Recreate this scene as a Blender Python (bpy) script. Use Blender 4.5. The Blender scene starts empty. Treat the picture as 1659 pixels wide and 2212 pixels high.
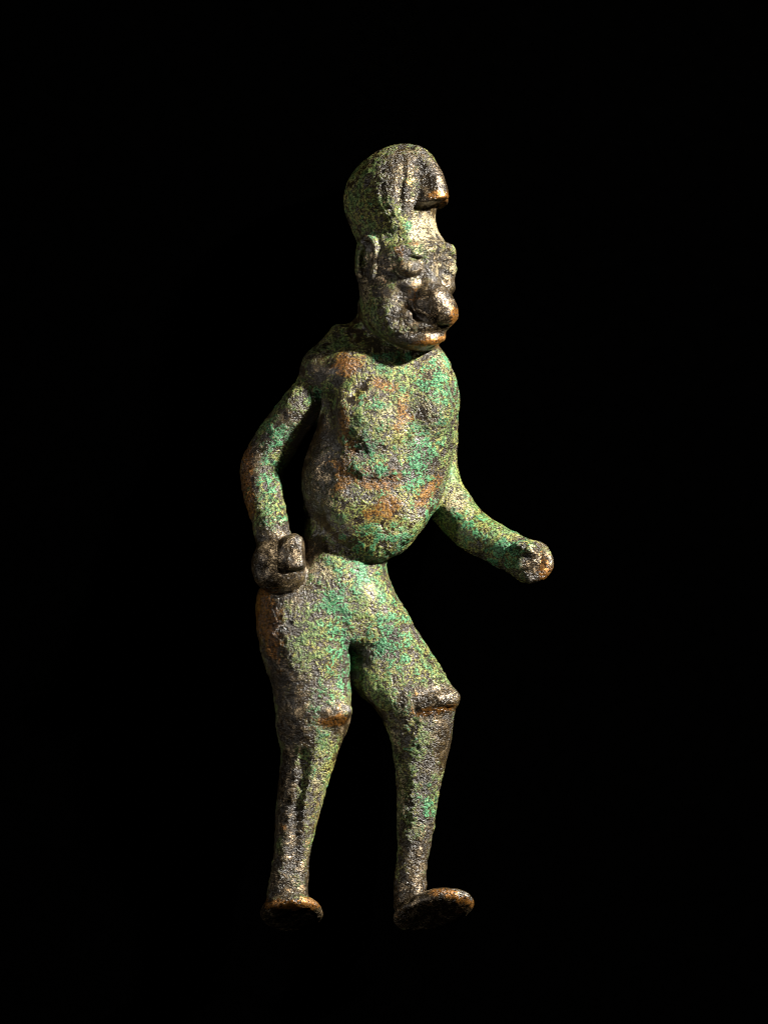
import bpy, math, time
import numpy as np
from mathutils import Vector, Matrix
T0 = time.time()
R = math.radians
scene = bpy.context.scene
S = 1e-4                      # metres per modelling unit (the figure is ~1690 units = 17 cm tall)

# ------------------------------------------------------------------ camera
cam_d = bpy.data.cameras.new("camera")
cam = bpy.data.objects.new("camera", cam_d)
scene.collection.objects.link(cam)
CAM_H = 2.0
cam.location = (0, 0, CAM_H)
cam.rotation_euler = (0, 0, 0)
cam_d.sensor_fit = 'VERTICAL'
cam_d.sensor_height = 24
cam_d.lens = 24 * CAM_H / (2212 * S)
cam_d.clip_start = 0.05
cam_d.clip_end = 20
scene.camera = cam

# ------------------------------------------------------------------ world, lamps, exposure
world = bpy.data.worlds.new("World")
scene.world = world
world.use_nodes = True
bg = world.node_tree.nodes["Background"]
bg.inputs[0].default_value = (0, 0, 0, 1)
bg.inputs[1].default_value = 0.0
vs = scene.view_settings
vs.view_transform = 'Standard'
vs.look = 'None'
vs.gamma = 1
vs.exposure = 0
vs.use_curve_mapping = False
scene.cycles.filter_width = 1.1


def lamp(name, loc, target, power, size, color):
    d = bpy.data.lights.new(name, 'AREA')
    d.shape = 'DISK'
    d.size = size
    d.energy = power
    d.color = color
    o = bpy.data.objects.new(name, d)
    scene.collection.objects.link(o)
    o.location = loc
    o.rotation_euler = (Vector(target) - Vector(loc)).to_track_quat('-Z', 'Y').to_euler()
    return o


lamp("key_lamp", (0.75, 0.50, 0.38), (0.005, 0.0, 0.0), 62.0, 0.06, (1.0, 0.95, 0.86))
lamp("fill_lamp", (-0.52, 0.03, 0.42), (0.0, -0.01, 0.0), 1.2, 0.07, (1.0, 0.95, 0.88))

# ------------------------------------------------------------------ signed distance modelling
f32 = np.float32


def V(*a):
    return np.array(a, dtype=f32)


def smooth_curve(xs, ys, grid, sig):
    y = np.interp(grid, xs, ys)
    if sig > 0:
        step = grid[1] - grid[0]
        r = int(3 * sig / step)
        k = np.exp(-0.5 * (np.arange(-r, r + 1) * step / sig) ** 2)
        k /= k.sum()
        # extend the ends linearly so that smoothing does not pull them in
        lo = y[0] + (y[0] - y[1]) * np.arange(r, 0, -1)
        hi = y[-1] + (y[-1] - y[-2]) * np.arange(1, r + 1)
        y = np.convolve(np.concatenate([lo, y, hi]), k, 'valid')
    return y.astype(f32)


class Loft:
    """stack of super-elliptic sections along Y: rows of (y, x_left, x_right, z_centre, half_depth)"""
    def __init__(s, rows, n=2.3, cap=14, sig=7, crest=0.5):
        s.crest = crest       # where across the section the nearest point lies
        a = np.array(rows, dtype=float)
        s.y0, s.y1 = a[0, 0], a[-1, 0]
        g = np.arange(s.y0, s.y1 + 1.0)
        s.xl = smooth_curve(a[:, 0], a[:, 1], g, sig)
        s.xr = smooth_curve(a[:, 0], a[:, 2], g, sig)
        s.zc = smooth_curve(a[:, 0], a[:, 3], g, sig * 2)
        s.hd = smooth_curve(a[:, 0], a[:, 4], g, sig * 2)
        s.n, s.cap = n, cap
        s.lo = V(s.xl.min(), s.y0, (s.zc - s.hd).min())
        s.hi = V(s.xr.max(), s.y1, (s.zc + s.hd).max())

    def __call__(s, P):
        t = np.clip(P[:, 1] - s.y0, 0, len(s.xl) - 1.001)
        i = t.astype(np.int32)
        f = (t - i).astype(f32)
        L = lambda a: a[i] * (1 - f) + a[i + 1] * f
        xl, xr, zc, hd = L(s.xl), L(s.xr), L(s.zc), L(s.hd)
        mid = xl + (xr - xl) * s.crest
        u = P[:, 0] - mid
        v = P[:, 2] - zc
        hw = np.where(u < 0, mid - xl, xr - mid)
        r = np.sqrt(u * u + v * v) + 1e-3
        q = ((np.abs(u) / hw) ** s.n + (np.abs(v) / hd) ** s.n) ** (1.0 / s.n) + 1e-4
        d = r - r / q
        c = np.abs(P[:, 1] - (s.y0 + s.y1) * 0.5) - (s.y1 - s.y0) * 0.5
        return smax(d, c, s.cap)


def smin(a, b, k):
    if k <= 0:
        return np.minimum(a, b)
    h = np.maximum(k - np.abs(a - b), 0) / k
    return np.minimum(a, b) - h * h * k * 0.25


def smax(a, b, k):
    return -smin(-a, -b, k)


class Ell:
    """ellipsoid with axis directions given by rows of M"""
    def __init__(s, c, r, a1=None, a2=None):
        s.c, s.r = V(*c), V(*r)
        if a1 is None:
            s.M = np.eye(3, dtype=f32)
        else:
            a1 = np.array(a1, float); a1 /= np.linalg.norm(a1)
            a2 = np.array(a2, float); a2 -= a1 * a1.dot(a2); a2 /= np.linalg.norm(a2)
            s.M = np.array([a1, a2, np.cross(a1, a2)], dtype=f32)
        ext = np.sqrt(((s.M.T * s.r) ** 2).sum(1))
        s.lo, s.hi = s.c - ext, s.c + ext

    def __call__(s, P):
        q = (P - s.c) @ s.M.T
        k0 = np.sqrt(((q / s.r) ** 2).sum(1)) + 1e-4
        k1 = np.sqrt(((q / (s.r * s.r)) ** 2).sum(1)) + 1e-6
        return k0 * (k0 - 1.0) / k1


class Tube:
    """round tube through points (x, y, z, r)"""
    def __init__(s, pts, sub=5, squash=None):
        p = np.array(pts, dtype=float)
        if len(p) > 2 and sub > 1:
            q = np.vstack([2 * p[0] - p[1], p, 2 * p[-1] - p[-2]])
            out = []
            for i in range(1, len(q) - 2):
                for t in np.arange(sub) / sub:
                    a, b, c, d = q[i - 1], q[i], q[i + 1], q[i + 2]
                    out.append(0.5 * ((2 * b) + (c - a) * t + (2 * a - 5 * b + 4 * c - d) * t * t + (3 * b - a - 3 * c + d) * t ** 3))
            out.append(p[-1])
            p = np.array(out)
        s.p = p.astype(f32)
        rm = s.p[:, 3:4]
        s.lo, s.hi = (s.p[:, :3] - rm).min(0), (s.p[:, :3] + rm).max(0)

    def __call__(s, P):
        best = None
        for a, b in zip(s.p[:-1], s.p[1:]):
            ba = b[:3] - a[:3]
            pa = P - a[:3]
            h = np.clip(pa @ ba / (ba @ ba + 1e-6), 0, 1)
            d = np.sqrt(((pa - h[:, None] * ba) ** 2).sum(1)) - (a[3] + (b[3] - a[3]) * h)
            best = d if best is None else np.minimum(best, d)
        return best


class Cut:
    """a solid trimmed by a plane (point, outward normal)"""
    def __init__(s, solid, pt, n, k=8):
        s.s, s.pt, s.k = solid, V(*pt), k
        n = np.array(n, float)
        s.n = (n / np.linalg.norm(n)).astype(f32)
        s.lo, s.hi = solid.lo, solid.hi

    def __call__(s, P):
        return smax(s.s(P), (P - s.pt) @ s.n, s.k)


OPS = []                      # (kind, primitive, blend, label)
BODY, HAT, KNOB = 0, 1, 2


def add(prim, k=14, label=BODY):
    OPS.append(('add', prim, k, label))


def sub(prim, k=8):
    OPS.append(('sub', prim, k, -1))


def field(P, want_label=False):
    d = np.full(len(P), 60.0, dtype=f32)
    lab = np.zeros(len(P), dtype=np.int8)
    for kind, pr, k, lb in OPS:
        pad = k + 14
        m = np.nonzero(np.all((P > pr.lo - pad) & (P < pr.hi + pad), axis=1))[0]
        if len(m) == 0:
            continue
        e = pr(P[m]).astype(f32)
        if kind == 'add':
            if want_label:
                w = e < d[m]
                lab[m[w]] = lb
            d[m] = smin(d[m], e, k)
        else:
            d[m] = smax(d[m], -e, k)
    return (d, lab) if want_label else d


def gradient(P, h=1.0):
    g = np.empty_like(P)
    for a in range(3):
        e = np.zeros(3, dtype=f32)
        e[a] = h
        g[:, a] = field(P + e) - field(P - e)
    return g / (2 * h)


# ------------------------------------------------------------------ the figure (X right, Y down, Z towards the viewer)
# torso
add(Loft([
    (700, 722, 850, -12, 46), (722, 706, 925, -8, 66), (745, 686, 946, -4, 84), (772, 667, 964, 0, 98),
    (800, 658, 979, 2, 106), (830, 664, 987, 4, 110), (870, 690, 991, 6, 113), (930, 682, 987, 8, 115),
    (980, 662, 979, 8, 114), (1020, 653, 971, 8, 110), (1060, 652, 960, 8, 106), (1100, 660, 943, 8, 102),
    (1140, 682, 917, 8, 98), (1170, 707, 893, 8, 95), (1193, 736, 868, 8, 91), (1209, 766, 840, 8, 84)], n=2.2, cap=12), 0)
# waist and pelvis
add(Loft([
    (1080, 664, 850, -22, 74), (1130, 656, 842, -10, 84), (1190, 646, 838, 0, 90), (1215, 632, 833, 4, 93), (1250, 610, 834, 6, 95),
    (1285, 590, 850, 6, 96), (1320, 566, 872, 4, 94), (1360, 575, 880, 0, 86), (1400, 620, 850, -4, 70)], n=2.2, cap=24), 14)
# legs
add(Loft([
    (1235, 640, 745, 0, 60), (1270, 558, 757, 8, 84), (1310, 553, 760, 16, 90), (1370, 556, 757, 24, 88), (1430, 570, 756, 30, 84),
    (1480, 589, 757, 30, 78), (1530, 597, 760, 36, 72), (1560, 597, 757, 36, 70), (1590, 602, 744, 30, 68),
    (1610, 607, 735, 25, 67), (1640, 609, 727, 18, 66), (1690, 601, 711, 8, 62), (1740, 597, 695, 2, 56),
    (1775, 597, 685, 0, 50), (1810, 594, 677, 0, 46), (1845, 593, 670, 0, 43), (1880, 586, 667, 0, 43),
    (1930, 577, 667, 0, 45), (1966, 572, 667, 4, 46)], n=2.2, cap=16), 16)
add(Loft([
    (1235, 742, 830, 0, 60), (1280, 738, 850, 0, 76), (1310, 740, 870, -4, 78), (1350, 744, 891, -8, 76), (1390, 748, 920, -10, 74),
    (1440, 752, 950, -6, 72), (1470, 757, 969, 0, 70), (1490, 765, 979, 6, 69), (1505, 783, 985, 9, 68), (1517, 797, 988, 10, 67),
    (1532, 812, 983, 9, 65), (1560, 830, 979, 5, 63), (1600, 846, 974, -2, 61), (1650, 853, 963, -8, 57),
    (1700, 857, 951, -14, 52), (1750, 860, 943, -18, 47), (1800, 858, 936, -22, 43), (1850, 857, 926, -24, 40),
    (1890, 854, 921, -26, 39), (1930, 852, 922, -26, 40), (1975, 852, 922, -24, 40)], n=2.2, cap=16), 14)
# feet: slabs seen partly from below
n1 = (0.02, 0.90, 0.43)
add(Cut(Ell((631, 1972, 46), (80, 67, 34), (0.05, -0.43, 0.90), (1, 0.02, 0)), (631, 1990, 46), n1, 18), 8)
n2 = (0.0, 0.80, 0.60)
add(Cut(Ell((936, 1967, 12), (93, 54, 30), (0.88, -0.33, 0.34), (0.47, 0.61, -0.63)), (936, 1980, 18), n2, 14), 8)
# arm at the viewer's left
add(Tube([(688, 828, 14, 36), (655, 872, 28, 44), (611, 935, 16, 47), (570, 1003, 8, 46), (571, 1060, 24, 43), (581, 1115, 52, 39), (592, 1165, 78, 38)]), 12)
add(Ell((694, 800, 4), (42, 46, 66)), 24)
# its fist
add(Cut(Ell((594, 1222, 92), (50, 57, 56)), (594, 1222, 126), (-0.15, 0.10, 1), 16), 10)
add(Ell((586, 1208, 112), (30, 30, 22)), 10)
add(Ell((598, 1242, 108), (34, 26, 24)), 10)
add(Ell((612, 1238, 84), (50, 42, 44)), 10)
add(Cut(Cut(Cut(Ell((635, 1201, 112), (36, 46, 40), (1, 0, -0.25), (-0.1, 1, 0)), (635, 1201, 137), (0.2, -0.15, 1), 7), (660, 1200, 112), (1, -0.1, 0.15), 7), (636, 1234, 114), (0.25, 1, 0.2), 7), 5)
add(Ell((626, 1184, 108), (24, 22, 22)), 8)
sub(Tube([(606, 1180, 142, 6), (610, 1206, 142, 6), (614, 1236, 138, 5)]), 8)
sub(Tube([(615, 1244, 146, 5), (636, 1248, 138, 5), (656, 1240, 118, 5)]), 6)
# arm at the viewer's right
add(Tube([(925, 850, -30, 48), (940, 930, -58, 46), (945, 1010, -66, 44), (960, 1075, -50, 48), (1008, 1135, -14, 45), (1065, 1172, 22, 42), (1118, 1200, 48, 43), (1142, 1212, 58, 46)]), 8)
add(Ell((1148, 1213, 62), (44, 46, 46)), 8)
add(Tube([(1174, 1196, 84, 12), (1179, 1216, 90, 14), (1168, 1238, 94, 14), (1146, 1248, 94, 12)]), 6)
add(Tube([(1120, 1180, 92, 12), (1140, 1184, 98, 13), (1152, 1194, 98, 12)]), 8)
sub(Tube([(1166, 1186, 98, 6), (1164, 1212, 108, 6), (1150, 1230, 110, 6), (1130, 1236, 106, 5)]), 6)
# neck and head
F = V(0.72, 0.05, 0.69)       # where the face looks
add(Loft([
    (640, 776, 900, 0, 70), (680, 772, 900, -4, 66), (700, 758, 890, -6, 66), (725, 740, 900, -8, 66), (750, 720, 900, -8, 60)], n=2.1, cap=16), 14)
add(Loft([
    (470, 765, 930, 22, 84), (500, 772, 944, 24, 92), (525, 774, 962, 28, 96), (545, 775, 973, 32, 98), (580, 776, 974, 36, 98), (615, 777, 970, 38, 98),
    (645, 778, 958, 40, 98), (680, 780, 952, 42, 98), (702, 786, 952, 46, 96), (722, 806, 953, 52, 90), (740, 838, 952, 60, 80), (758, 878, 938, 68, 58)], n=2.2, cap=12), 10)
# brow ridges, eyes, cheeks
add(Tube([(836, 562, 110, 9), (854, 547, 125, 12), (882, 539, 132, 11), (915, 541, 129, 9)]), 24)
add(Tube([(926, 543, 118, 8), (950, 534, 101, 9), (972, 540, 75, 10), (977, 556, 54, 8)]), 20)
sub(Ell((875, 577, 149), (36, 25, 15)), 14)
add(Ell((884, 581, 127), (30, 22, 27), (0.85, 0.12, -0.5), (0, 1, 0)), 5)
add(Ell((965, 582, 72), (20, 23, 27)), 4)
add(Tube([(848, 580, 124, 4), (862, 562, 134, 6), (886, 551, 140, 6), (908, 556, 138, 4)]), 8)
add(Tube([(944, 580, 104, 3), (950, 566, 104, 5), (966, 560, 92, 5), (980, 568, 72, 4)]), 5)
add(Tube([(946, 590, 104, 3), (958, 602, 96, 4), (974, 600, 78, 4)]), 5)
add(Ell((882, 620, 122), (24, 13, 18)), 12)
add(Ell((963, 618, 66), (20, 26, 30)), 12)
# nose
add(Tube([(920, 556, 114, 12), (926, 585, 116, 14), (931, 620, 118, 18)]), 14)
add(Ell((931, 656, 116), (48, 46, 46), (0.78, 0.10, 0.62), (0, 1, 0)), 9)
add(Ell((948, 677, 119), (42, 37, 40), (0.78, 0.15, 0.62), (0, 1, 0)), 16)
add(Ell((880, 684, 131), (18, 17, 15)), 7)
sub(Ell((866, 646, 156), (20, 28, 22)), 16)
sub(Tube([(896, 706, 160, 5), (930, 713, 158, 5), (966, 708, 130, 5)]), 8)
# mouth and chin
add(Tube([(876, 700, 122, 12), (894, 706, 131, 14), (925, 707, 134, 16), (952, 706, 112, 13)]), 14)
add(Tube([(862, 735, 118, 11), (900, 738, 132, 14), (930, 736, 130, 14), (950, 730, 110, 12)]), 12)
sub(Tube([(872, 722, 148, 3), (895, 723, 152, 4), (925, 722, 153, 5), (964, 717, 128, 4)]), 6)
# ear
add(Ell((791, 570, 82), (25, 58, 24), (0.95, 0, 0.3), (0.02, 1, 0)), 6)
add(Tube([(779, 530, 80, 6), (791, 517, 97, 7), (808, 526, 112, 6), (812, 560, 115, 6), (806, 600, 111, 7), (792, 628, 97, 7)]), 6)
sub(Ell((788, 566, 108), (12, 36, 14)), 6)
# headdress
add(Loft([
    (313, 846, 898, 20, 30), (322, 822, 922, 20, 56), (340, 794, 936, 20, 76), (360, 772, 945, 20, 92), (385, 753, 950, 20, 104), (410, 745, 952, 20, 110),
    (430, 742, 950, 20, 112), (450, 743, 943, 20, 112), (470, 748, 939, 20, 110), (490, 756, 943, 20, 108), (512, 766, 952, 24, 106), (534, 776, 962, 28, 100)], n=1.6, cap=14, crest=0.60), 8, HAT)
add(Ell((879, 317, 30), (9, 5, 8)), 5, HAT)
pn = (0.22, 0.97, 0.10)
add(Cut(Loft([(318, 862, 905, 10, 40), (335, 858, 930, 14, 62), (360, 858, 946, 18, 78), (385, 860, 955, 22, 90), (410, 862, 963, 26, 98), (432, 864, 968, 28, 102),
              (475, 864, 970, 30, 103)], n=2.0, cap=8), (964, 437, 60), pn, 6), 8, HAT)
add(Cut(Tube([(900, 332, 66, 16), (924, 368, 84, 22), (936, 404, 96, 27), (940, 445, 104, 30)]), (964, 437, 60), pn, 6), 9, KNOB)
sub(Tube([(872, 316, 84, 5), (868, 345, 104, 6), (870, 380, 121, 6), (865, 410, 128, 7), (866, 462, 131, 7)]), 9)
sub(Tube([(898, 350, 100, 4), (904, 395, 122, 6), (902, 440, 130, 6)]), 12)
# chest and belly relief
add(Ell((787, 800, 74), (66, 44, 32)), 30)
add(Ell((930, 882, 80), (44, 62, 42)), 20)
add(Ell((807, 898, 102), (68, 82, 34)), 20)
add(Ell((815, 1105, 84), (100, 76, 34)), 40)
sub(Tube([(876, 768, 107, 6), (898, 808, 117, 8), (905, 830, 122, 6)]), 18)
sub(Tube([(962, 796, 75, 5), (934, 822, 105, 7), (905, 830, 121, 6)]), 16)
sub(Tube([(765, 850, 121, 5), (800, 828, 126, 7), (862, 838, 128, 7), (884, 880, 128, 6), (880, 945, 128, 6)]), 14)
sub(Tube([(800, 986, 134, 4), (838, 982, 134, 6), (878, 960, 128, 7)]), 18)
sub(Tube([(800, 1046, 131, 4), (850, 1038, 131, 6), (900, 1006, 123, 6)]), 16)
add(Ell((812, 1014, 101), (56, 22, 24)), 20)
add(Ell((800, 1078, 92), (56, 20, 24)), 18)
add(Ell((745, 905, 96), (18, 60, 22)), 22)
# shoulder and armpit creases
sub(Tube([(642, 826, 60, 3), (668, 812, 84, 4), (700, 800, 100, 3)]), 10)
sub(Tube([(699, 842, 98, 7), (698, 876, 92, 8), (672, 925, 76, 8)]), 10)
# belly overhang line
sub(Tube([(706, 1182, 88, 4), (745, 1208, 98, 5), (795, 1216, 101, 5), (840, 1214, 82, 5)]), 9)
# knees
add(Ell((714, 1538, 84), (48, 27, 26), (1, -0.08, -0.1), (0, 1, 0)), 14)
sub(Tube([(668, 1566, 112, 4), (705, 1570, 120, 5), (760, 1568, 98, 5)]), 10)
sub(Tube([(596, 1612, 66, 4), (625, 1598, 92, 5), (652, 1578, 110, 3)]), 8)
add(Ell((946, 1512, 40), (49, 25, 37), (0.9, -0.2, -0.3), (0.2, 1, 0)), 16)
sub(Tube([(912, 1546, 82, 3), (945, 1534, 84, 4), (986, 1530, 44, 3)]), 10)
sub(Tube([(900, 1540, 78, 6), (892, 1562, 72, 7), (874, 1590, 62, 7)]), 12)
# shin groove
sub(Tube([(656, 1625, 90, 4), (651, 1690, 71, 7), (641, 1755, 56, 8), (640, 1825, 46, 7), (633, 1885, 47, 4)]), 18)
# inner thigh hollow and groin


# ------------------------------------------------------------------ surface nets over a sparse grid
H = 4.0
lo, hi = V(500, 292, -170), V(1220, 2036, 226)
cs = 4                                            # fine cells per coarse cell
nc = np.ceil((hi - lo) / (H * cs)).astype(int)
ax = [lo[a] + (np.arange(nc[a]) + 0.5) * H * cs for a in range(3)]
G = np.stack(np.meshgrid(*ax, indexing='ij'), -1).reshape(-1, 3).astype(f32)
dc = field(G).reshape(nc)
act = np.abs(dc) < 34
nf = nc * cs
D = np.repeat(np.repeat(np.repeat(dc, cs, 0), cs, 1), cs, 2)
act = np.repeat(np.repeat(np.repeat(act, cs, 0), cs, 1), cs, 2)
idx = np.argwhere(act)
P = (lo + (idx + 0.5) * H).astype(f32)
D[act] = field(P)
print("grid", D.shape, len(P), round(time.time() - T0, 1))
ins = D < 0
cnt = np.zeros(np.array(D.shape) - 1, dtype=np.int8)
for i in (0, 1):
    for j in (0, 1):
        for k in (0, 1):
            cnt += ins[i:D.shape[0] - 1 + i, j:D.shape[1] - 1 + j, k:D.shape[2] - 1 + k]
cells = np.argwhere((cnt > 0) & (cnt < 8))
vid = np.full(cnt.shape, -1, dtype=np.int32)
vid[tuple(cells.T)] = np.arange(len(cells))
acc = np.zeros((len(cells), 3), dtype=f32)
num = np.zeros(len(cells), dtype=f32)
for a in range(3):
    b, c = [x for x in range(3) if x != a]
    for i in (0, 1):
        for j in (0, 1):
            o0 = cells.copy(); o0[:, b] += i; o0[:, c] += j
            o1 = o0.copy(); o1[:, a] += 1
            d0, d1 = D[tuple(o0.T)], D[tuple(o1.T)]
            m = (d0 < 0) != (d1 < 0)
            t = np.where(m, d0 / np.where(m, d0 - d1, 1), 0)
            pt = (o0 - cells).astype(f32)
            pt[:, a] += t
            acc[m] += pt[m]
            num[m] += 1
VERT = (lo + (cells + acc / num[:, None] + 0.5) * H).astype(f32)
quads = []
for a in range(3):
    b, c = (a + 1) % 3, (a + 2) % 3
    s0 = [slice(None)] * 3; s1 = [slice(None)] * 3
    s0[a] = slice(0, -1); s1[a] = slice(1, None)
    A, B = ins[tuple(s0)], ins[tuple(s1)]
    e = np.argwhere(A != B)
    e = e[(e[:, b] > 0) & (e[:, c] > 0)]
    flip = A[tuple(e.T)]
    q = []
    for (i, j) in ((1, 1), (0, 1), (0, 0), (1, 0)):
        o = e.copy(); o[:, b] -= i; o[:, c] -= j
        q.append(vid[tuple(o.T)])
    q = np.stack(q, 1)
    q[~flip] = q[~flip][:, ::-1]
    quads.append(q)
QUAD = np.concatenate(quads)
QUAD = QUAD[(QUAD >= 0).all(1)]


def project(Vt, it=2):
    for _ in range(it):
        g = gradient(Vt)
        d = field(Vt)
        l2 = np.maximum((g * g).sum(1), 0.15)
        Vt = (Vt - g * np.clip(d / l2, -3, 3)[:, None]).astype(f32)
    return Vt


def subdivide(Vt, Q):
    E = np.stack([Q, np.roll(Q, -1, 1)], -1).reshape(-1, 2)
    E = np.sort(E, 1)
    key = E[:, 0].astype(np.int64) * len(Vt) + E[:, 1]
    u, inv = np.unique(key, return_inverse=True)
    mid = (Vt[u // len(Vt)] + Vt[u % len(Vt)]) * 0.5
    cen = Vt[Q].mean(1)
    n0, n1 = len(Vt), len(Vt) + len(mid)
    inv = inv.reshape(-1, 4) + n0
    c = np.arange(len(Q)) + n1
    out = []
    for k in range(4):
        out.append(np.stack([Q[:, k], inv[:, k], c, inv[:, (k - 1) % 4]], 1))
    return np.concatenate([Vt, mid, cen]).astype(f32), np.concatenate(out)


VERT = project(VERT, 2)
# drop anything not connected with the main surface is not needed: the field is one solid
VERT, QUAD = subdivide(VERT, QUAD)
VERT = project(VERT, 1)
NRM = gradient(VERT, 1.5)
NRM /= np.linalg.norm(NRM, axis=1, keepdims=True) + 1e-6
print("verts", len(VERT), "quads", len(QUAD), round(time.time() - T0, 1))


# ------------------------------------------------------------------ noise for relief and patina
def vnoise(P, scale, seed=0):
    q = P / scale + seed * 17.31
    i = np.floor(q).astype(np.int64)
    f = (q - i).astype(f32)
    f = f * f * (3 - 2 * f)
    def h(a, b, c):
        x = (a * 374761393 + b * 668265263 + c * 2147483647 + seed * 1013904223) & 0xFFFFFFFF
        x = ((x ^ (x >> 13)) * 1274126177) & 0xFFFFFFFF
        x = ((x ^ (x >> 16)) * 2246822519) & 0xFFFFFFFF
        return ((x ^ (x >> 15)) & 0xFFFF).astype(f32) / 65535.0
    r = 0
    for a in (0, 1):
        for b in (0, 1):
            for c in (0, 1):
                w = (f[:, 0] if a else 1 - f[:, 0]) * (f[:, 1] if b else 1 - f[:, 1]) * (f[:, 2] if c else 1 - f[:, 2])
                r = r + w * h(i[:, 0] + a, i[:, 1] + b, i[:, 2] + c)
    return r * 2 - 1


def fbm(P, scale, oct_=3, seed=0):
    r, a = 0, 1.0
    for o in range(oct_):
        r = r + a * vnoise(P, scale / 2 ** o, seed + o)
        a *= 0.5
    return r / 1.75


def spot(x, y, rx, ry, rot=0.0, front=True):
    """soft blotch at (x, y) on the surface, with a ragged edge"""
    c, s = math.cos(R(rot)), math.sin(R(rot))
    dx, dy = VERT[:, 0] - x, VERT[:, 1] - y
    u, v = (dx * c + dy * s) / rx, (-dx * s + dy * c) / ry
    return np.exp(-0.5 * (u * u + v * v)).astype(f32)


def total(lst):
    r = np.zeros(len(VERT), dtype=f32)
    for a in lst:
        w = a[5] if len(a) > 5 else 1.0
        r = np.maximum(r, w * spot(*a[:5]))
    return r


N1 = fbm(VERT, 60, 3, 3)
N2 = fbm(VERT, 26, 3, 11)
N3 = fbm(VERT, 60, 3, 23)
# bare, rubbed dark bronze
bare = total([(940, 665, 46, 46, 0, 1.3), (930, 735, 50, 18, -8), (943, 410, 28, 40, 15, 1.2), (596, 1220, 52, 58, 0, 1.25), (638, 1204, 34, 40, 0, 1.2),
              (1165, 1225, 34, 34, 0, .9), (630, 1975, 90, 34, 0, 1.2), (935, 1965, 110, 50, 0, 1.2), (950, 1515, 60, 34, -10), (725, 1548, 40, 26, 0, .9),
              (905, 1860, 34, 90, 0, .8), (628, 1870, 44, 90, 0, .68), (620, 1720, 20, 130, 3, .85), (955, 1590, 24, 60, 8, .8), (610, 1450, 30, 140, -6, .6),
              (640, 1540, 44, 60, 0, .8), (800, 600, 40, 90, 0, .52), (900, 590, 80, 70, 0, .42), (880, 400, 40, 70, 0, .5), (690, 1010, 36, 110, 0, .7), (620, 910, 20, 60, 40, .5),
              (545, 1010, 18, 60, 0, .7), (932, 890, 34, 44, 0, .42), (690, 800, 40, 40, 0, .55), (570, 1250, 30, 30, 0, .6), (640, 1900, 60, 60, 0, .8)])
turq = total([(945, 850, 40, 80, 5, 1.0), (905, 980, 40, 70, 10, 1.0), (800, 960, 46, 40, 0, .85), (815, 1015, 50, 14, 0, .9), (795, 860, 60, 30, 0, .6),
              (610, 940, 34, 40, 30, 1.0), (580, 1050, 30, 60, 0, .85), (600, 1130, 30, 40, 0, .8), (830, 1170, 70, 30, 0, .9), (780, 1230, 60, 34, 0, .95),
              (720, 1310, 50, 60, 0, .95), (740, 1400, 30, 90, 0, .95), (850, 1400, 50, 80, -25, .95), (850, 1330, 40, 50, 0, .7), (690, 1520, 40, 50, 0, .8),
              (920, 1740, 20, 60, 0, .7), (1010, 1130, 40, 24, 30, .8), (1100, 1190, 40, 44, 0, .85), (840, 780, 40, 26, 0, .8), (680, 870, 20, 40, 0, .7),
              (905, 1400, 30, 60, -30, .6), (935, 1100, 16, 60, 25, .9), (660, 790, 20, 20, 0, .6), (880, 1580, 20, 60, 0, .5), (755, 1010, 20, 20, 0, .5), (690, 1590, 30, 40, 0, .5),
              (805, 515, 10, 10, 0, .8), (880, 490, 9, 12, 0, .9), (645, 1820, 12, 20, 0, .7), (1160, 1190, 20, 16, 0, .7)])
rust = total([(755, 790, 26, 22, 0, 1.0), (815, 830, 34, 12, 15, .85), (830, 1030, 56, 24, -5, 1.0), (750, 1010, 26, 60, 0, .7), (765, 965, 22, 18, 0, .9), (840, 1100, 40, 26, 0, .75),
              (580, 1330, 28, 50, 0, 1.0), (925, 1060, 20, 50, 30, .75), (950, 428, 26, 9, 0, .9), (986, 690, 9, 30, 0, .8), (892, 650, 14, 40, 0, .6), (925, 745, 46, 9, -10, .95),
              (640, 1950, 60, 10, 0, .9), (990, 1938, 46, 10, 15, .9), (715, 1556, 34, 9, 0, .8), (940, 1532, 44, 8, -12, .85), (870, 900, 20, 60, 10, .6), (865, 545, 12, 10, 0, .7),
              (735, 1440, 40, 60, 0, .5), (770, 1400, 14, 20, 0, .6), (535, 1060, 16, 80, 0, .8), (1178, 1235, 16, 26, 0, .7), (720, 1750, 60, 40, 0, .4), (740, 930, 14, 60, 0, .7), 
              (800, 1360, 30, 30, 0, .4), (590, 1390, 16, 40, 0, .7), (890, 1480, 30, 30, 0, .5), (640, 1180, 20, 10, 0, .8)])
bare = np.clip(0.92 * bare + 0.30 * N1, 0, 1)
turq = np.clip(0.80 * turq + 0.32 * N3 + 0.06, 0, 1)
rust = np.clip((rust + 0.30 * N2 - 0.08) * (1 - spot(625, 1210, 45, 45)), 0, 1)
rust -= 0.3 * spot(625, 1210, 45, 45)
crust = np.clip(1 - bare, 0, 1)

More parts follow.
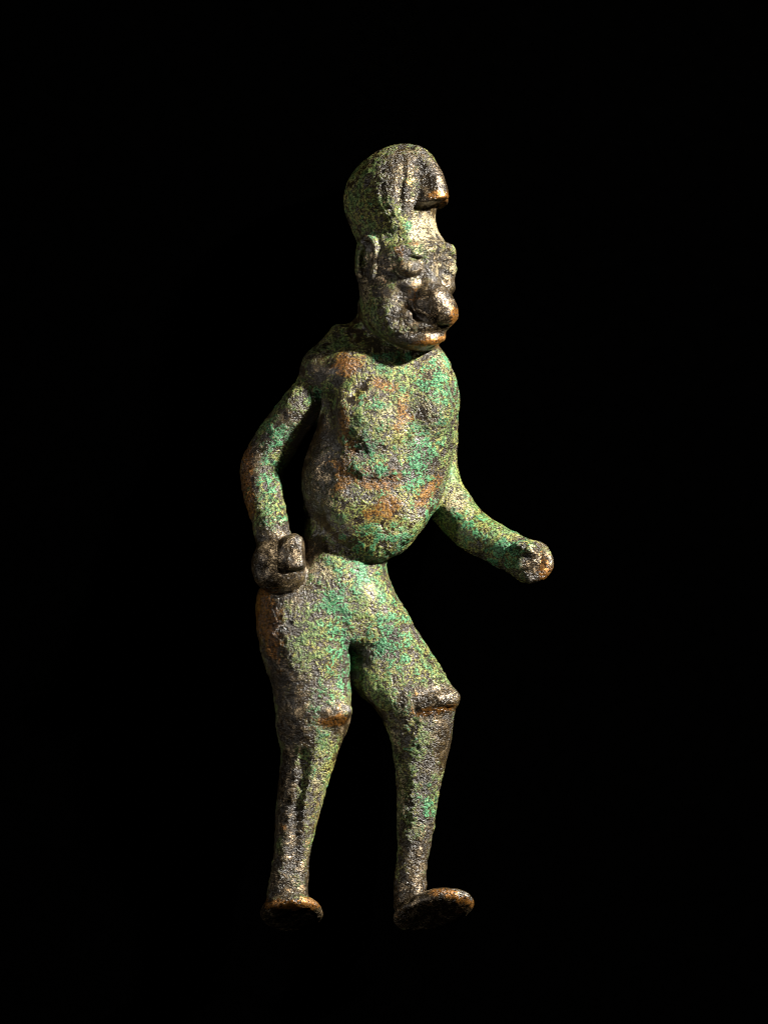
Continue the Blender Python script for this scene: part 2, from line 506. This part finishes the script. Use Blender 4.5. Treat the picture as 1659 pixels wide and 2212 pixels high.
rug = np.clip(0.5 + 1.1 * fbm(VERT, 85, 3, 83), 0, 1) * (0.35 + 0.65 * crust)
rug = np.clip(rug + 0.25 * spot(870, 590, 70, 80) + 0.35 * spot(860, 390, 60, 60) + 0.6 * spot(1145, 1210, 40, 40) + 0.35 * spot(630, 1700, 60, 200) + 0.3 * spot(910, 1750, 60, 160), 0, 1)
tan = np.clip(total([(925, 500, 34, 44, 0, 1.0), (958, 590, 26, 44, 0, .95), (888, 584, 24, 20, 0, 1.0), (884, 618, 20, 10, 0, .8), (785, 610, 16, 40, 0, .8), (945, 800, 34, 40, 0, .7), (700, 1235, 40, 20, 20, .8), (860, 1590, 16, 60, 10, .7),
                     (870, 1720, 14, 120, 0, .6), (980, 1090, 30, 40, 0, .7), (930, 880, 30, 40, 0, .6), (690, 1650, 20, 70, 0, .5), (815, 905, 50, 50, 0, .5), (1150, 1225, 30, 30, 0, .6), (800, 840, 30, 30, 0, .5)]) + 0.35 * fbm(VERT, 50, 3, 97), 0, 1)
# relief: broad hammering, crust grains, pits
disp = 3.6 * fbm(VERT, 70, 2, 41)
calm = 1 - 0.7 * np.clip((780 - VERT[:, 1]) / 40, 0, 1) - 0.6 * np.maximum(spot(795, 978, 50, 30), spot(915, 885, 36, 40))             # the head was cast more crisply
disp *= calm
disp += calm * (3.8 * fbm(VERT, 24, 2, 47)) * (0.4 + 0.6 * rug)
disp += (2.7 * fbm(VERT, 10, 2, 53)) * (0.15 + 0.85 * rug)
disp += turq * (0.6 + 1.2 * np.maximum(vnoise(VERT, 7, 61), 0))
pit = vnoise(VERT, 11, 71)
disp -= 2.4 * np.clip(pit - 0.45, 0, 1) * (0.4 + crust)
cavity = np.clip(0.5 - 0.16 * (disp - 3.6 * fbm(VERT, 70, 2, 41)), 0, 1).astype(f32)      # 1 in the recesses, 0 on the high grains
DV = (VERT + NRM * disp[:, None]).astype(f32)
_, LAB = field(VERT, True)

# ------------------------------------------------------------------ patina material
def patina_material():
    m = bpy.data.materials.new("bronze_patina")
    m.use_nodes = True
    nt = m.node_tree
    N, L = nt.nodes, nt.links
    bsdf = N["Principled BSDF"]
    tc = N.new("ShaderNodeTexCoord")
    at = N.new("ShaderNodeAttribute"); at.attribute_name = "patina"
    sep = N.new("ShaderNodeSeparateColor"); L.new(at.outputs["Color"], sep.inputs[0])
    mp = N.new("ShaderNodeMapping"); mp.inputs["Scale"].default_value = (1 / S / 100,) * 3      # 1 = 100 units
    L.new(tc.outputs["Object"], mp.inputs[0])

    tn = N.new("ShaderNodeAttribute"); tn.attribute_name = "tan"
    tan_ = tn.outputs["Fac"]
    rn = N.new("ShaderNodeAttribute"); rn.attribute_name = "recess"
    rec = rn.outputs["Fac"]

    def noise(scale, detail=4, rough=0.6, dist=0.0):
        n = N.new("ShaderNodeTexNoise")
        n.inputs["Scale"].default_value = scale
        n.inputs["Detail"].default_value = detail
        n.inputs["Roughness"].default_value = rough
        n.inputs["Distortion"].default_value = dist
        L.new(mp.outputs[0], n.inputs["Vector"])
        return n.outputs["Fac"]

    def math_(op, a, b=None, c=None, clamp=False):
        n = N.new("ShaderNodeMath"); n.operation = op; n.use_clamp = clamp
        for i, v in enumerate((a, b, c)):
            if v is None:
                continue
            if isinstance(v, (int, float)):
                n.inputs[i].default_value = v
            else:
                L.new(v, n.inputs[i])
        return n.outputs[0]

    def ramp(v, a, b):
        n = N.new("ShaderNodeMapRange"); n.interpolation_type = 'SMOOTHSTEP'
        n.inputs["From Min"].default_value = a
        n.inputs["From Max"].default_value = b
        L.new(v, n.inputs["Value"])
        return n.outputs[0]

    def mix(fac, a, b, blend='MIX'):
        n = N.new("ShaderNodeMix"); n.data_type = 'RGBA'; n.blend_type = blend
        if isinstance(fac, (int, float)):
            n.inputs["Factor"].default_value = fac
        else:
            L.new(fac, n.inputs["Factor"])
        for s, v in (("A", a), ("B", b)):
            i = [x for x in n.inputs if x.name == s and x.type == 'RGBA'][0]
            if isinstance(v, tuple):
                i.default_value = (*v, 1)
            else:
                L.new(v, i)
        return [x for x in n.outputs if x.type == 'RGBA'][0]

    bare, turq, rust, rug = sep.outputs[0], sep.outputs[1], sep.outputs[2], at.outputs["Alpha"]
    fine = noise(46, 2, 0.7)
    grain = noise(21, 3, 0.65, 0.3)
    mid = noise(4.6, 5, 0.62, 0.4)
    cen = lambda v: math_('SUBTRACT', v, 0.5)
    wsum = lambda *t: __import__('functools').reduce(lambda a, b: math_('ADD', a, b), [math_('MULTIPLY', v, w) for v, w in t])
    broad = noise(1.7, 3, 0.6, 0.5)
    # dark glossy bronze underneath
    dk = mix(ramp(mid, 0.38, 0.64), (0.012, 0.0075, 0.003), (0.058, 0.037, 0.010))
    dk = mix(ramp(fine, 0.60, 0.74), dk, (0.12, 0.085, 0.026))
    col = dk
    # olive, tan and deep green crust
    of = ramp(wsum((cen(grain), 1.2), (cen(mid), 1.9), (cen(broad), 1.3), (cen(fine), 0.3), (cen(rec), -0.55), (bare, -0.40), (tan_, 0.12)), -0.13, 0.05)
    olive = mix(ramp(wsum((fine, 0.6), (grain, 0.4)), 0.42, 0.60), (0.045, 0.042, 0.007), (0.37, 0.34, 0.095))
    green = mix(ramp(grain, 0.40, 0.60), (0.010, 0.028, 0.006), (0.130, 0.200, 0.060))
    olive = mix(ramp(wsum((mid, 0.6), (broad, 0.4)), 0.44, 0.56), olive, green)
    tanc = mix(ramp(fine, 0.42, 0.60), (0.10, 0.075, 0.040), (0.44, 0.37, 0.22))
    olive = mix(ramp(wsum((tan_, 0.8), (cen(grain), 1.6), (cen(mid), 1.2)), 0.42, 0.60), olive, tanc)
    col = mix(of, col, olive)
    # rusty amber-brown
    rs = mix(ramp(grain, 0.36, 0.66), (0.035, 0.013, 0.002), (0.22, 0.088, 0.008))
    rf = ramp(wsum((rust, 0.95), (cen(mid), 1.5), (cen(fine), 0.8), (cen(broad), 1.3)), 0.31, 0.50)
    col = mix(math_('MULTIPLY', rf, 0.9), col, rs)
    # verdigris on top: large patches and stray flecks
    tq = mix(ramp(grain, 0.34, 0.64), (0.004, 0.050, 0.022), (0.055, 0.215, 0.095))
    tq = mix(ramp(fine, 0.54, 0.72), tq, (0.21, 0.36, 0.15))
    tf = ramp(wsum((turq, 0.80), (cen(mid), 2.6), (cen(grain), 1.5), (cen(fine), 0.2), (cen(rec), -0.45)), 0.56, 0.69)
    col = mix(tf, col, tq)
    # rubbed metal stays visible through it all
    bf = ramp(wsum((bare, 0.80), (cen(grain), 2.0), (cen(mid), 1.5), (cen(fine), 0.8)), 0.46, 0.64)
    met = mix(ramp(wsum((fine, 0.5), (mid, 0.5)), 0.50, 0.64), (0.016, 0.010, 0.004), (0.50, 0.38, 0.24))
    met = mix(math_('MULTIPLY', rf, 0.8), met, (0.30, 0.125, 0.02))
    col = mix(bf, col, met)
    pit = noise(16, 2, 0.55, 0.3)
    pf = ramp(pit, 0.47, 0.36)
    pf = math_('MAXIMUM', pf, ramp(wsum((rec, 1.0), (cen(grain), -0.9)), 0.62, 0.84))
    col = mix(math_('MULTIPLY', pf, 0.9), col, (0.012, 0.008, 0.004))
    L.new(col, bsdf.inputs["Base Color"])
    crustm = math_('MAXIMUM', math_('MULTIPLY', of, math_('SUBTRACT', 1.0, bf)), tf)
    ro = wsum((crustm, 0.12), (cen(grain), 0.3))
    L.new(math_('ADD', ro, 0.33, None, True), bsdf.inputs["Roughness"])
    L.new(math_('MULTIPLY', bf, 0.72), bsdf.inputs["Metallic"])
    L.new(math_('SUBTRACT', 0.75, math_('MULTIPLY', crustm, 0.35)), bsdf.inputs["Specular IOR Level"])
    # fine relief: grains, flakes standing proud, pits
    hgt = wsum((fine, 0.16), (grain, 0.85), (mid, 1.3), (tf, 0.20), (of, 0.14), (pf, -0.40))
    bmp = N.new("ShaderNodeBump")
    bmp.inputs["Distance"].default_value = 5.6 * S
    L.new(math_('MULTIPLY', math_('ADD', 0.30, math_('MULTIPLY', rug, 0.80)), math_('SUBTRACT', 1.0, math_('MULTIPLY', bf, 0.58)), None, True), bmp.inputs["Strength"])
    L.new(hgt, bmp.inputs["Height"])
    L.new(bmp.outputs[0], bsdf.inputs["Normal"])
    return m


PAT = patina_material()

# ------------------------------------------------------------------ objects
zmin = float(DV[:, 2].min())


def to_world(P):
    return np.stack([(P[:, 0] - 829.5) * S, (1106 - P[:, 1]) * S, P[:, 2] * S], 1)


base = Vector(((770 - 829.5) * S, (1106 - 1300) * S, zmin * S))
root = bpy.data.objects.new("bronze_figurine", None)
root.empty_display_size = 0.02
scene.collection.objects.link(root)
root.location = base
root["label"] = "small corroded bronze figurine of a striding man in a tall cap, mottled green patina"
root["category"] = "figurine"

face_lab = LAB[QUAD]
hat_face = (face_lab > 0).sum(1) >= 3
knob_face = (face_lab == KNOB).sum(1) >= 3
W = (to_world(DV) - np.array(base)).astype(f32)
# shading normals of the relief surface
fn = np.cross(W[QUAD[:, 2]] - W[QUAD[:, 0]], W[QUAD[:, 3]] - W[QUAD[:, 1]])
vn = np.zeros_like(W)
for k in range(4):
    for a in range(3):
        vn[:, a] += np.bincount(QUAD[:, k], weights=fn[:, a], minlength=len(W)).astype(f32)
vn /= np.linalg.norm(vn, axis=1, keepdims=True) + 1e-20
COL = np.stack([bare, turq, rust, rug], 1).astype(f32)
tan = tan.astype(f32)


def part(name, faces, parent):
    q = QUAD[faces]
    used, inv = np.unique(q, return_inverse=True)
    q = inv.reshape(-1, 4)
    me = bpy.data.meshes.new(name)
    me.vertices.add(len(used))
    me.vertices.foreach_set("co", W[used].ravel())
    me.loops.add(q.size)
    me.loops.foreach_set("vertex_index", q.ravel().astype(np.int32))
    me.polygons.add(len(q))
    me.polygons.foreach_set("loop_start", np.arange(0, q.size, 4, dtype=np.int32))
    me.polygons.foreach_set("use_smooth", np.ones(len(q), dtype=bool))
    me.update(calc_edges=True)
    at = me.color_attributes.new("patina", 'FLOAT_COLOR', 'POINT')
    at.data.foreach_set("color", COL[used].ravel())
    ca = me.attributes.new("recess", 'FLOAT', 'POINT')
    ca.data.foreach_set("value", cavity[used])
    ta = me.attributes.new("tan", 'FLOAT', 'POINT')
    ta.data.foreach_set("value", tan[used])
    me.validate()
    me.normals_split_custom_set_from_vertices(vn[used].tolist())
    me.materials.append(PAT)
    o = bpy.data.objects.new(name, me)
    scene.collection.objects.link(o)
    o.parent = parent
    return o


body = part("body", ~hat_face, root)
hat = part("headdress", hat_face & ~knob_face, root)
knob = part("front_knob", knob_face, hat)

# black cloth the figure lies on, seen as a plain black ground
def black_cloth():
    m = bpy.data.materials.new("black_velvet")
    m.use_nodes = True
    nt = m.node_tree
    b = nt.nodes["Principled BSDF"]
    n = nt.nodes.new("ShaderNodeTexNoise"); n.inputs["Scale"].default_value = 900
    cr = nt.nodes.new("ShaderNodeValToRGB")
    cr.color_ramp.elements[0].color = (0.00004, 0.00004, 0.00004, 1)
    cr.color_ramp.elements[1].color = (0.00014, 0.00014, 0.00014, 1)
    nt.links.new(n.outputs["Fac"], cr.inputs[0])
    nt.links.new(cr.outputs[0], b.inputs["Base Color"])
    b.inputs["Roughness"].default_value = 1.0
    b.inputs["Specular IOR Level"].default_value = 0.0
    return m


g = 1.6
me = bpy.data.meshes.new("backdrop")
nx = 24
vs_ = [(-g + 2 * g * i / nx, -g + 2 * g * j / nx, 0) for j in range(nx + 1) for i in range(nx + 1)]
fs_ = [(j * (nx + 1) + i, j * (nx + 1) + i + 1, (j + 1) * (nx + 1) + i + 1, (j + 1) * (nx + 1) + i) for j in range(nx) for i in range(nx)]
me.from_pydata(vs_, [], fs_)
me.materials.append(black_cloth())
bd = bpy.data.objects.new("backdrop", me)
scene.collection.objects.link(bd)
bd.location = (0, 0, zmin * S - 0.0002)
bd["kind"] = "structure"
print("built", round(time.time() - T0, 1))
